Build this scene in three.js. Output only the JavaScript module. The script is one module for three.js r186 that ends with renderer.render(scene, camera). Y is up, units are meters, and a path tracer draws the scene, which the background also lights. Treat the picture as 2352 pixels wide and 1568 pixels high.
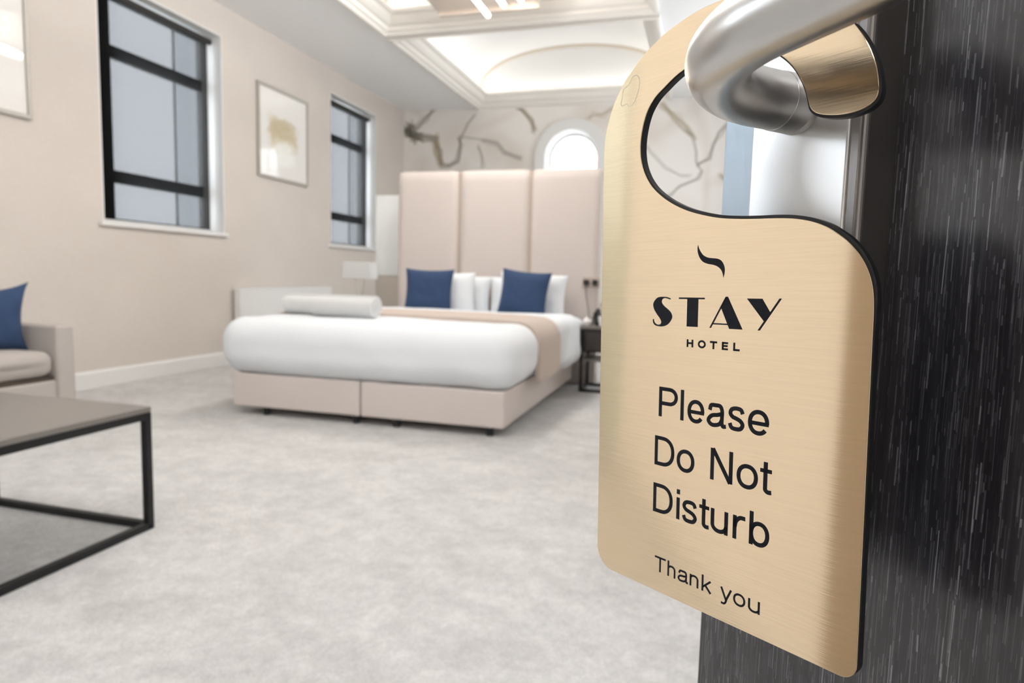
import * as THREE from 'three';
import { mergeGeometries } from 'three/addons/utils/BufferGeometryUtils.js';
import { RoundedBoxGeometry } from 'three/addons/geometries/RoundedBoxGeometry.js';
import { RectAreaLightUniformsLib } from 'three/addons/lights/RectAreaLightUniformsLib.js';

// ---------------------------------------------------------------- camera, sky, exposure
const scene = new THREE.Scene();
const V3 = (x, y, z) => new THREE.Vector3(x, y, z);
const camera = new THREE.PerspectiveCamera(2 * Math.atan(784 / 1500) * 180 / Math.PI, 1.5, 0.01, 100);
camera.position.set(0, 0.93, 0);
camera.up.set(-0.05059, 0.99494, -0.08681);
camera.lookAt(-0.27141, 0.93 - 0.09735, -0.95753);
camera.focus = 0.205;
camera.userData.fStop = 18;
scene.background = new THREE.Color().setRGB(4.3, 4.6, 4.9);
const renderer = new THREE.WebGLRenderer({ antialias: true });
renderer.toneMapping = THREE.LinearToneMapping;
renderer.toneMappingExposure = 1.1;
renderer.shadowMap.enabled = true;
RectAreaLightUniformsLib.init();
const COVE = 7.5, TUBE = 43, CORRIDOR = 7;      // radiance of the cove strips, the pendant tubes, the corridor panel
const WARM = [1, 0.995, 0.99];

// ---------------------------------------------------------------- helpers
let seedN = 7;
const rnd = () => { seedN = (seedN * 1664525 + 1013904223) >>> 0; return seedN / 4294967296; };
const hash = (x, y, s) => { let h = Math.imul(x, 374761393) ^ Math.imul(y, 668265263) ^ Math.imul(s, 2147483647 - 58); h = Math.imul(h ^ (h >>> 13), 1274126177); return ((h ^ (h >>> 16)) >>> 0) / 4294967296; };
function vnoise(x, y, px, py, s) {             // value noise that repeats after px, py cells
  const ix = Math.floor(x), iy = Math.floor(y), fx = x - ix, fy = y - iy, u = fx * fx * (3 - 2 * fx), v = fy * fy * (3 - 2 * fy);
  const m = (a, p) => ((a % p) + p) % p;
  const a = hash(m(ix, px), m(iy, py), s), b = hash(m(ix + 1, px), m(iy, py), s), c = hash(m(ix, px), m(iy + 1, py), s), d = hash(m(ix + 1, px), m(iy + 1, py), s);
  return a + (b - a) * u + (c - a) * v + (a - b - c + d) * u * v;
}
function tex(w, h, fn, srgb = true) {
  const d = new Uint8Array(w * h * 4);
  for (let y = 0; y < h; y++) for (let x = 0; x < w; x++) {
    const c = fn(x / w, y / h), i = (y * w + x) * 4;
    d[i] = Math.max(0, Math.min(255, c[0])); d[i + 1] = Math.max(0, Math.min(255, c[1])); d[i + 2] = Math.max(0, Math.min(255, c[2])); d[i + 3] = 255;
  }
  const t = new THREE.DataTexture(d, w, h);
  t.wrapS = t.wrapT = THREE.RepeatWrapping; t.magFilter = THREE.LinearFilter; t.minFilter = THREE.LinearMipmapLinearFilter;
  if (srgb) t.colorSpace = THREE.SRGBColorSpace;
  t.needsUpdate = true;
  return t;
}
const parts = (name, list, mat, parent) => list.map((g) => part(name, g, mat, parent));
const rep = (t, su, sv) => { const c = t.clone(); c.repeat.set(1 / su, 1 / sv); c.needsUpdate = true; return c; };
const std = (o) => new THREE.MeshPhysicalMaterial(o);
const rgb = (r, g, b) => new THREE.Color().setRGB(r, g, b);
const taken = {};
function numbered(n) { taken[n] = (taken[n] ?? -1) + 1; return taken[n] ? n + '_' + String(taken[n]).padStart(3, '0') : n; }
function tag(o, label, category, group) { o.userData.label = label; o.userData.category = category; if (group) o.userData.group = group; return o; }
function thing(name, label, category, pos = [0, 0, 0], turn = 0, group) {
  const g = new THREE.Group(); g.name = numbered(name); g.position.set(...pos); g.rotation.y = turn; scene.add(g);
  return tag(g, label, category, group);
}
function part(name, geo, mat, parent, label) {
  const m = new THREE.Mesh(Array.isArray(geo) ? merge(geo) : geo, mat); m.name = parent === scene ? numbered(name) : name;
  m.castShadow = m.receiveShadow = true; parent.add(m);
  if (label) m.userData.label = label;
  return m;
}
function struct(name, geo, mat, parent = scene) { const m = part(name, geo, mat, parent); if (parent === scene) m.userData.kind = 'structure'; return m; }
function structGroup(name) { const g = new THREE.Group(); g.name = numbered(name); g.userData.kind = 'structure'; scene.add(g); return g; }
function merge(list) {
  const l = list.map((g) => { const c = g.index ? g.toNonIndexed() : g.clone(); for (const k of Object.keys(c.attributes)) if (!['position', 'normal', 'uv'].includes(k)) c.deleteAttribute(k); return c; });
  return l.length === 1 ? l[0] : mergeGeometries(l);
}
function boxUV(g) {                              // uv in metres from the dominant normal
  const c = g.index ? g.toNonIndexed() : g, p = c.attributes.position, n = c.attributes.normal, uv = new Float32Array(p.count * 2);
  for (let i = 0; i < p.count; i++) {
    const ax = Math.abs(n.getX(i)), ay = Math.abs(n.getY(i)), az = Math.abs(n.getZ(i));
    if (ax >= ay && ax >= az) { uv[i * 2] = p.getZ(i); uv[i * 2 + 1] = p.getY(i); } else if (ay >= az) { uv[i * 2] = p.getX(i); uv[i * 2 + 1] = p.getZ(i); } else { uv[i * 2] = p.getX(i); uv[i * 2 + 1] = p.getY(i); }
  }
  c.setAttribute('uv', new THREE.BufferAttribute(uv, 2));
  return c;
}
const box = (x0, x1, y0, y1, z0, z1) => boxUV(new THREE.BoxGeometry(x1 - x0, y1 - y0, z1 - z0).translate((x0 + x1) / 2, (y0 + y1) / 2, (z0 + z1) / 2));
const rbox = (x0, x1, y0, y1, z0, z1, r = 0.004, s = 2) => boxUV(new RoundedBoxGeometry(x1 - x0, y1 - y0, z1 - z0, s, Math.min(r, (x1 - x0) / 2.01, (y1 - y0) / 2.01, (z1 - z0) / 2.01)).translate((x0 + x1) / 2, (y0 + y1) / 2, (z0 + z1) / 2));
function puffy(w, h, d, r, seg, f) {              // a box with deep round edges, displaced by f(x, y, z) along the normal
  const g = new THREE.BoxGeometry(w, h, d, seg[0], seg[1], seg[2]), p = g.attributes.position, n = g.attributes.normal, v = V3(0, 0, 0), q = V3(0, 0, 0);
  for (let i = 0; i < p.count; i++) {
    v.fromBufferAttribute(p, i);
    q.set(THREE.MathUtils.clamp(v.x, -w / 2 + r, w / 2 - r), THREE.MathUtils.clamp(v.y, -h / 2 + r, h / 2 - r), THREE.MathUtils.clamp(v.z, -d / 2 + r, d / 2 - r));
    const e = v.clone().sub(q); const L = e.length(); if (L > 1e-9) e.multiplyScalar(1 / L);
    v.copy(q).addScaledVector(e, r);
    if (f) v.addScaledVector(e, f(v.x, v.y, v.z));
    p.setXYZ(i, v.x, v.y, v.z); n.setXYZ(i, e.x, e.y, e.z);
  }
  return smooth(g);
}
function smooth(g) {                              // normals averaged over points that coincide
  const c = g.index ? g : g, p = c.attributes.position; c.computeVertexNormals(); const n = c.attributes.normal, m = new Map();
  const key = (i) => Math.round(p.getX(i) * 2e4) + ',' + Math.round(p.getY(i) * 2e4) + ',' + Math.round(p.getZ(i) * 2e4);
  for (let i = 0; i < p.count; i++) { const k = key(i), a = m.get(k) ?? [0, 0, 0]; a[0] += n.getX(i); a[1] += n.getY(i); a[2] += n.getZ(i); m.set(k, a); }
  for (let i = 0; i < p.count; i++) { const a = m.get(key(i)), L = Math.hypot(...a) || 1; n.setXYZ(i, a[0] / L, a[1] / L, a[2] / L); }
  return c;
}
const wob = (x, y, z, f, s) => vnoise(x * f + 50, (y + z * 1.3) * f + 50, 9999, 9999, s) + vnoise(z * f + 50, (x * 0.7 + y) * f + 50, 9999, 9999, s + 1) - 1;
const extr = (shape, depth, o = {}) => new THREE.ExtrudeGeometry(shape, { depth, bevelEnabled: false, curveSegments: 24, ...o });
const cyl = (r0, r1, h, x, y, z, s = 24) => new THREE.CylinderGeometry(r0, r1, h, s).translate(x, y, z);
const lathe = (pts, s = 40) => new THREE.LatheGeometry(pts.map((p) => new THREE.Vector2(...p)), s);
const tube = (pts, r, s = 60, rs = 12, closed = false) => new THREE.TubeGeometry(new THREE.CatmullRomCurve3(pts.map((p) => V3(...p)), closed), s, r, rs, closed);
const bar = (a, b, r) => { const d = V3(...b).sub(V3(...a)), L = d.length(), g = new RoundedBoxGeometry(r, L, r, 2, r * 0.12); g.applyQuaternion(new THREE.Quaternion().setFromUnitVectors(V3(0, 1, 0), d.normalize())); return g.translate((a[0] + b[0]) / 2, (a[1] + b[1]) / 2, (a[2] + b[2]) / 2); };
function areaLight(name, color, intensity, w, h, pos, target, parent = scene) {
  const l = new THREE.RectAreaLight(rgb(...color), intensity, w, h); l.name = name; l.position.set(...pos); parent.add(l);
  l.lookAt(...target); return l;
}

// ---------------------------------------------------------------- materials
const carpetTex = tex(1024, 1024, (u, v) => {
  const a = vnoise(u * 9, v * 14, 9, 14, 1), b = vnoise(u * 26, v * 34, 26, 34, 2), c = vnoise(u * 90, v * 90, 90, 90, 3), d = vnoise(u * 400, v * 400, 400, 400, 4);
  const k = 1 + (a - 0.5) * 0.05 + (b - 0.5) * 0.07 + (c - 0.5) * 0.06 + (d - 0.5) * 0.09;
  return [222 * k, 219 * k, 215 * k];
});
const carpetBump = tex(512, 512, (u, v) => { const d = 255 * (0.5 * vnoise(u * 220, v * 220, 220, 220, 5) + 0.5 * vnoise(u * 90, v * 90, 90, 90, 6)); return [d, d, d]; }, false);
const wallTex = tex(512, 512, (u, v) => { const k = 1 + (vnoise(u * 6, v * 6, 6, 6, 11) - 0.5) * 0.02 + (vnoise(u * 160, v * 160, 160, 160, 12) - 0.5) * 0.02; return [205 * k, 190 * k, 175 * k]; });
const weave = tex(256, 256, (u, v) => { const s = Math.sin(u * Math.PI * 128) * Math.sin(v * Math.PI * 128), k = 128 + 70 * s + 60 * (vnoise(u * 64, v * 64, 64, 64, 21) - 0.5); return [k, k, k]; }, false);
const brushH = tex(256, 1024, (u, v) => { const k = 128 + 150 * (vnoise(u * 5, v * 512, 5, 512, 31) - 0.5) + 110 * (vnoise(u * 14, v * 300, 14, 300, 32) - 0.5) + 60 * (vnoise(u * 2, v * 90, 2, 90, 33) - 0.5); return [k, k, k]; }, false);
const brassTex = tex(256, 1024, (u, v) => { const k = 1 + 0.022 * (vnoise(u * 5, v * 512, 5, 512, 31) - 0.5) + 0.015 * (vnoise(u * 14, v * 300, 14, 300, 32) - 0.5); return [251 * k, 230 * k, 198 * k]; });
const brushV = tex(1024, 256, (u, v) => { const k = 128 + 150 * (vnoise(u * 512, v * 5, 512, 5, 41) - 0.5) + 110 * (vnoise(u * 300, v * 14, 300, 14, 42) - 0.5); return [k, k, k]; }, false);

function canvasTex(w, h, draw, srgb = true) {
  const c = document.createElement('canvas'); c.width = w; c.height = h; draw(c.getContext('2d'), w, h);
  const t = new THREE.CanvasTexture(c); t.wrapS = t.wrapT = THREE.RepeatWrapping; if (srgb) t.colorSpace = THREE.SRGBColorSpace; return t;
}
// dark limed timber: white-filled pores running up the leaf; the same drawing gives colour and relief
function woodDraw(x, w, h, base, tone) {
  x.fillStyle = base; x.fillRect(0, 0, w, h); seedN = 99;
  for (let i = 0; i < 260; i++) { const X = rnd() * w, W = 2 + rnd() * 26, a = 0.03 + rnd() * 0.10, c = tone(rnd() < 0.55 ? 0 : 0.35); x.fillStyle = `rgba(${c},${c},${c + 6},${a})`; for (const o of [0, -w, w]) x.fillRect(X + o, 0, W, h); }
  for (let i = 0; i < 7500; i++) {
    const X = rnd() * w, Y = rnd() * h, L = 14 + rnd() * rnd() * 210, a = 0.10 + rnd() * rnd() * 0.62, c = tone(0.55 + rnd() * 0.45);
    x.strokeStyle = `rgba(${c},${c + 3},${c + 12},${a})`; x.lineWidth = 0.7 + rnd() * rnd() * 3.2;
    const dx = (rnd() - 0.5) * 0.035 * L;
    for (const o of [0, -h]) { x.beginPath(); x.moveTo(X, Y + o); x.quadraticCurveTo(X + dx * 0.2, Y + o + L * 0.5, X + dx, Y + o + L); x.stroke(); }
  }
}
const woodTex = canvasTex(1024, 2048, (x, w, h) => woodDraw(x, w, h, 'rgb(33,31,37)', (k) => Math.round(24 + k * 215)));
const woodBump = canvasTex(1024, 2048, (x, w, h) => woodDraw(x, w, h, 'rgb(150,150,150)', (k) => Math.round(170 - k * 120)), false);

const M = {
  wall: std({ map: rep(wallTex, 1.5, 1.5), roughness: 0.85, color: rgb(1.09, 1.175, 1.28) }),
  wallFront: std({ color: rgb(0.88, 0.86, 0.84), roughness: 0.85 }),
  panelBrown: std({ color: rgb(0.40, 0.33, 0.26), roughness: 0.6 }),
  panelGrey: std({ color: rgb(0.68, 0.73, 0.70), roughness: 0.5 }),
  ceiling: std({ color: rgb(0.92, 0.915, 0.905), roughness: 0.9 }),
  cornice: std({ color: rgb(0.90, 0.86, 0.80), roughness: 0.75 }),
  archTan: std({ color: rgb(0.66, 0.58, 0.48), roughness: 0.7 }),
  vault: std({ color: rgb(0.86, 0.85, 0.83), roughness: 0.9 }),
  white: std({ color: rgb(0.80, 0.79, 0.77), roughness: 0.45 }),
  carpet: std({ color: rgb(0.775, 0.785, 0.80), map: rep(carpetTex, 1.9, 1.9), bumpMap: rep(carpetBump, 0.5, 0.5), bumpScale: 0.003, roughness: 1, sheen: 0.3, sheenColor: rgb(1, 1, 1), sheenRoughness: 0.6 }),
  blackMetal: std({ color: rgb(0.012, 0.012, 0.013), roughness: 0.45, metalness: 0.3 }),
  blackPlastic: std({ color: rgb(0.014, 0.015, 0.019), roughness: 0.38, bumpMap: rep(weave, 0.006, 0.006), bumpScale: 0.00006 }),
  tableTop: std({ color: rgb(0.205, 0.185, 0.165), roughness: 0.38 }),
  linen: std({ color: rgb(0.785, 0.81, 0.835), roughness: 0.95, sheen: 0.2, sheenColor: rgb(1, 1, 1) }),
  towel: std({ color: rgb(0.88, 0.88, 0.87), roughness: 1, bumpMap: rep(carpetBump, 0.12, 0.12), bumpScale: 0.003 }),
  runner: std({ color: rgb(0.56, 0.47, 0.405), roughness: 0.95, bumpMap: rep(weave, 0.05, 0.05), bumpScale: 0.0005 }),
  divan: std({ color: rgb(0.67, 0.60, 0.56), roughness: 0.9, bumpMap: rep(weave, 0.05, 0.05), bumpScale: 0.0005, sheen: 0.3, sheenColor: rgb(1, 0.9, 0.85) }),
  seam: std({ color: rgb(0.50, 0.42, 0.35), roughness: 0.9 }),
  navy: std({ color: rgb(0.026, 0.058, 0.135), roughness: 0.85, bumpMap: rep(weave, 0.04, 0.04), bumpScale: 0.0006, sheen: 0.35, sheenColor: rgb(0.3, 0.42, 0.7), sheenRoughness: 0.4 }),
  sofa: std({ color: rgb(0.50, 0.455, 0.42), roughness: 0.95, bumpMap: rep(weave, 0.05, 0.05), bumpScale: 0.0006 }),
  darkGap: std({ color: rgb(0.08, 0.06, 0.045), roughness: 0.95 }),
  windowFrame: std({ color: rgb(0.045, 0.038, 0.034), roughness: 0.5 }),
  glass: std({ color: rgb(1, 1, 1), transmission: 1, roughness: 0, thickness: 0, ior: 1.45 }),
  glassGrey: std({ color: rgb(0.86, 0.87, 0.88), transmission: 1, roughness: 0.02, thickness: 0, ior: 1.45 }),
  blind: std({ color: rgb(0.125, 0.125, 0.125), transmission: 0.97, roughness: 0.36, thickness: 0, ior: 1.2, specularIntensity: 0.15, side: THREE.DoubleSide }),
  blindTube: std({ color: rgb(0.03, 0.027, 0.025), roughness: 0.7 }),
  steel: std({ color: rgb(0.66, 0.655, 0.65), metalness: 1, roughness: 0.30 }),
  steelV: std({ color: rgb(0.86, 0.87, 0.88), metalness: 1, roughness: 0.30, bumpMap: rep(brushV, 0.05, 0.05), bumpScale: 0.000008, anisotropy: 0.8, anisotropyRotation: 0 }),
  steelBlue: std({ color: rgb(0.40, 0.47, 0.535), metalness: 1, roughness: 0.42, bumpMap: rep(brushV, 0.05, 0.05), bumpScale: 0.00003 }),
  champagne: std({ color: rgb(0.80, 0.71, 0.63), metalness: 0.7, roughness: 0.35 }),
  brass: std({ map: rep(brassTex, 0.11, 0.11), metalness: 1, roughness: 0.095, bumpMap: rep(brushH, 0.11, 0.11), bumpScale: 0.000008, anisotropy: 0.9, anisotropyRotation: Math.PI / 2 }),
  inlay: std({ color: rgb(0.006, 0.008, 0.015), roughness: 0.5, specularIntensity: 0.5, bumpMap: rep(brushH, 0.03, 0.03), bumpScale: 0.00005 }),
  scratch: std({ color: rgb(0.97, 0.92, 0.80), metalness: 0, roughness: 0.6 }),
  wood: std({ map: rep(woodTex, 0.16, 0.32), bumpMap: rep(woodBump, 0.16, 0.32), bumpScale: 0.00025, roughness: 0.32, ior: 1.55, clearcoat: 0.8, clearcoatRoughness: 0.16 }),
  frameWood: std({ color: rgb(0.10, 0.075, 0.06), roughness: 0.4 }),
  pictureFrame: std({ color: rgb(0.47, 0.44, 0.39), roughness: 0.4, metalness: 0.2 }),
  shade: std({ color: rgb(0.80, 0.80, 0.79), roughness: 0.9, transmission: 0.3, thickness: 0, side: THREE.DoubleSide }),
  chrome: std({ color: rgb(0.62, 0.58, 0.5), metalness: 1, roughness: 0.2 }),
  crystal: std({ color: rgb(0.9, 0.95, 1), transmission: 1, roughness: 0.02, thickness: 0.05, ior: 1.5 }),
  china: std({ color: rgb(0.82, 0.80, 0.78), roughness: 0.25 }),
  tan: std({ color: rgb(0.56, 0.47, 0.40), roughness: 0.6 }),
  glow: std({ color: rgb(1, 1, 1), emissive: rgb(1, 0.96, 0.88), emissiveIntensity: 5, roughness: 0.5 }),
  stripGlow: std({ color: rgb(1, 1, 1), emissive: rgb(1, 0.95, 0.86), emissiveIntensity: 3, roughness: 0.5 }),
};

// ---------------------------------------------------------------- room shell
const WX = -4.49, RX = 0.95, BZ = -9.46, FZ = 0.37, CY = 3.43;
struct('floor', box(WX - 0.3, RX + 0.3, -0.12, 0, BZ - 0.3, 2.6), M.carpet);

// left wall with four window openings
const WINDOWS = [[-8.55, -7.35], [-5.44, -4.08], [-1.2, 0.34]], WY0 = 1.285, WY1 = 3.15;
{
  const s = new THREE.Shape(); s.moveTo(BZ - 0.3, 0).lineTo(FZ + 0.2, 0).lineTo(FZ + 0.2, 4.6).lineTo(BZ - 0.3, 4.6).closePath();
  for (const [a, b] of WINDOWS) s.holes.push(new THREE.Path().moveTo(a, WY0).lineTo(a, WY1).lineTo(b, WY1).lineTo(b, WY0).closePath());
  const g = extr(s, 0.30); g.rotateY(-Math.PI / 2); g.translate(WX, 0, 0);             // shape x -> world z
  struct('wall_left', boxUV(g), M.wall);
}
// back wall of veined marble with the arched window
const AX = -1.86, AR = 0.40, ASP = 2.67;          // arch centre, inner radius, springing height
const marbleTex = canvasTex(2048, 1024, (x, w, h) => {
  const U = (X) => (X - WX) / (RX - WX) * w, W = (Y) => h - (Y - 1.0) / (CY + 0.3 - 1.0) * h;
  x.fillStyle = 'rgb(236,231,225)'; x.fillRect(0, 0, w, h); seedN = 5;
  for (let i = 0; i < 90; i++) { const g = x.createRadialGradient(0, 0, 0, 0, 0, 1), c = rnd() < 0.5 ? '205,192,178' : '240,234,227'; g.addColorStop(0, `rgba(${c},0.35)`); g.addColorStop(1, `rgba(${c},0)`); x.save(); x.translate(rnd() * w, rnd() * h); x.rotate(rnd() * 3); x.scale(60 + rnd() * 240, 30 + rnd() * 90); x.fillStyle = g; x.beginPath(); x.arc(0, 0, 1, 0, 7); x.fill(); x.restore(); }
  const vein = (pts, col, wd, a) => {
    for (let k = 0; k < 9; k++) {
      x.strokeStyle = `rgba(${col},${a * (0.14 + 0.2 * rnd())})`; x.lineWidth = wd * (0.2 + 1.5 * rnd() * rnd()); x.lineCap = 'round'; x.beginPath();
      const j = pts.map(([X, Y]) => [U(X) + (rnd() - 0.5) * wd * 2.2, W(Y) + (rnd() - 0.5) * wd * 2.2]);
      x.moveTo(...j[0]);
      for (let i = 1; i < j.length; i++) { const m = [(j[i - 1][0] + j[i][0]) / 2 + (rnd() - 0.5) * wd, (j[i - 1][1] + j[i][1]) / 2 + (rnd() - 0.5) * wd]; x.quadraticCurveTo(...m, ...j[i]); }
      x.stroke();
    }
  };
  const dark = '96,90,78', tan = '150,132,100', grey = '140,134,126';
  vein([[-4.46, 3.19], [-4.35, 3.04], [-4.15, 3.01], [-3.96, 2.98]], dark, 20, 0.9); vein([[-4.43, 3.24], [-4.29, 3.19], [-4.13, 3.3], [-4.0, 3.42]], dark, 13, 0.7); vein([[-4.45, 3.1], [-4.4, 3.22], [-4.33, 3.1]], dark, 26, 1.5); vein([[-4.44, 3.12], [-4.36, 3.05], [-4.24, 3.03]], dark, 26, 1.4);
  vein([[-3.96, 2.98], [-3.9, 2.8], [-3.87, 2.6], [-3.74, 2.58], [-3.6, 2.65], [-3.55, 2.89], [-3.58, 3.01]], dark, 12, 0.8); vein([[-3.98, 3.0], [-3.93, 2.82], [-3.87, 2.6]], tan, 22, 0.8);
  vein([[-3.56, 3.01], [-3.45, 3.2], [-3.35, 3.32]], grey, 9, 0.7); vein([[-3.29, 2.88], [-3.23, 2.73], [-3.19, 2.56]], grey, 11, 0.8); vein([[-3.19, 2.95], [-3.0, 2.9], [-2.87, 2.77], [-2.61, 2.67]], grey, 12, 0.9);
  vein([[-3.58, 3.01], [-3.3, 2.98], [-3.19, 2.95]], grey, 7, 0.5); vein([[-2.68, 3.42], [-2.61, 3.36], [-2.48, 3.21], [-2.42, 3.05]], tan, 15, 0.9); vein([[-2.66, 3.4], [-2.46, 3.2], [-2.42, 3.05]], dark, 8, 0.6);
  vein([[-1.65, 3.2], [-1.58, 3.27], [-1.43, 3.24], [-1.3, 3.34]], tan, 12, 0.8); vein([[-0.62, 3.36], [-0.41, 3.17], [-0.29, 3.01], [-0.19, 2.9]], tan, 16, 0.9); vein([[-0.29, 3.01], [-0.19, 2.9], [-0.14, 2.7], [-0.12, 2.56], [-0.06, 2.46]], dark, 9, 0.7);
  vein([[0.3, 3.1], [0.17, 2.93], [0.09, 2.78], [0.04, 2.59], [-0.09, 2.53]], dark, 10, 0.7); vein([[-0.06, 2.46], [-0.09, 2.33], [-0.34, 2.24], [-0.45, 2.14], [-0.7, 2.0]], dark, 9, 0.7); vein([[-0.9, 2.9], [-0.74, 2.71], [-0.54, 2.5], [-0.32, 2.38], [-0.19, 2.37]], grey, 8, 0.8);
  vein([[-4.4, 2.3], [-4.0, 2.0], [-3.5, 1.9], [-3.0, 1.5]], grey, 10, 0.8); vein([[0.2, 2.4], [0.5, 2.1], [0.8, 1.7]], tan, 12, 0.8);
});
{
  const s = new THREE.Shape(); s.moveTo(WX, 0).lineTo(RX, 0).lineTo(RX, 4.6).lineTo(WX, 4.6).closePath();
  const p = new THREE.Path(); p.moveTo(AX - AR, 2.0).lineTo(AX + AR, 2.0).lineTo(AX + AR, ASP).absarc(AX, ASP, AR, 0, Math.PI, false).lineTo(AX - AR, 2.0); s.holes.push(p);
  const g = extr(s, 0.3); g.translate(0, 0, BZ - 0.3);
  const c = g.index ? g.toNonIndexed() : g, q = c.attributes.position, uv = new Float32Array(q.count * 2);
  for (let i = 0; i < q.count; i++) { uv[i * 2] = (q.getX(i) - WX) / (RX - WX); uv[i * 2 + 1] = (q.getY(i) - 1.0) / (CY + 0.3 - 1.0); }
  c.setAttribute('uv', new THREE.BufferAttribute(uv, 2));
  struct('wall_back', c, std({ map: marbleTex, roughness: 0.4 }));
}
const RWIN = [[-8.3, -6.2], [-1.7, -0.5]], RY = 0.8;
{
  const s = new THREE.Shape(); s.moveTo(BZ - 0.3, 0).lineTo(FZ + 0.2, 0).lineTo(FZ + 0.2, 4.6).lineTo(BZ - 0.3, 4.6).closePath();
  for (const [a, b] of RWIN) s.holes.push(new THREE.Path().moveTo(a, RY).lineTo(a, 3.25).lineTo(b, 3.25).lineTo(b, RY).closePath());
  const g = extr(s, 0.2); g.rotateY(-Math.PI / 2); g.translate(RX + 0.2, 0, 0);
  struct('wall_right', boxUV(g), M.wall);
  RWIN.forEach(([a, b], k) => {
    const w = structGroup('window_' + (k + 5)), x = RX + 0.14;
    part('window_frame', [box(x, x + 0.05, RY, 3.25, a, a + 0.06), box(x, x + 0.05, RY, 3.25, b - 0.06, b), box(x, x + 0.05, RY, RY + 0.06, a, b), box(x, x + 0.05, 3.19, 3.25, a, b), box(x, x + 0.05, 2.3, 2.36, a, b)], M.windowFrame, w);
    part('pane', box(x + 0.02, x + 0.024, RY + 0.06, 2.3, a + 0.06, b - 0.06), M.glass, w); part('pane', box(x + 0.02, x + 0.024, 2.36, 3.19, a + 0.06, b - 0.06), M.glass, w);
  });
}
// front wall with the doorway the camera stands in
const HINGE = [0.588, 0.325], DX0 = -0.285, DX1 = 0.625, DH = 2.06;
struct('wall_front', [box(WX - 0.3, DX0, 0, 4.6, FZ, FZ + 0.16), box(DX1, RX + 0.2, 0, 4.6, FZ, FZ + 0.16), box(DX0, DX1, DH, 4.6, FZ, FZ + 0.16)], M.wallFront);
struct('trim_2', rbox(-0.97, DX0 - 0.1, 0, 1.42, FZ - 0.02, FZ + 0.001, 0.004), M.panelBrown);
struct('trim_3', rbox(WX + 0.02, -3.12, 0, 2.5, FZ - 0.03, FZ + 0.001, 0.004), M.panelGrey);
struct('trim_1', [rbox(DX0 - 0.09, DX0, 0, DH + 0.09, FZ - 0.02, FZ + 0.17), rbox(DX1, DX1 + 0.09, 0, DH + 0.09, FZ - 0.02, FZ + 0.17), rbox(DX0, DX1, DH, DH + 0.09, FZ - 0.02, FZ + 0.17)], M.frameWood);
struct('wall_corridor', [box(-2.2, -2.0, 0, 2.8, FZ + 0.16, 2.6), box(2.0, 2.2, 0, 2.8, FZ + 0.16, 2.6), box(-2.2, 2.2, 0, 2.8, 2.3, 2.5), box(-2.2, 2.2, 2.6, 2.8, FZ + 0.16, 2.5)], M.wall);
{
  const l = thing('ceiling_light', 'square white panel light in the corridor ceiling behind the door', 'light', [0.1, 2.6, 1.4]);
  part('frame', rbox(-0.32, 0.32, -0.03, 0, -0.32, 0.32, 0.006), M.white, l); part('diffuser', box(-0.29, 0.29, -0.034, -0.03, -0.29, 0.29), M.stripGlow, l);
  areaLight('corridor_lamp', WARM, CORRIDOR, 0.58, 0.58, [0, -0.04, 0], [0.1, 0, 1.4], l);
}

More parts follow.
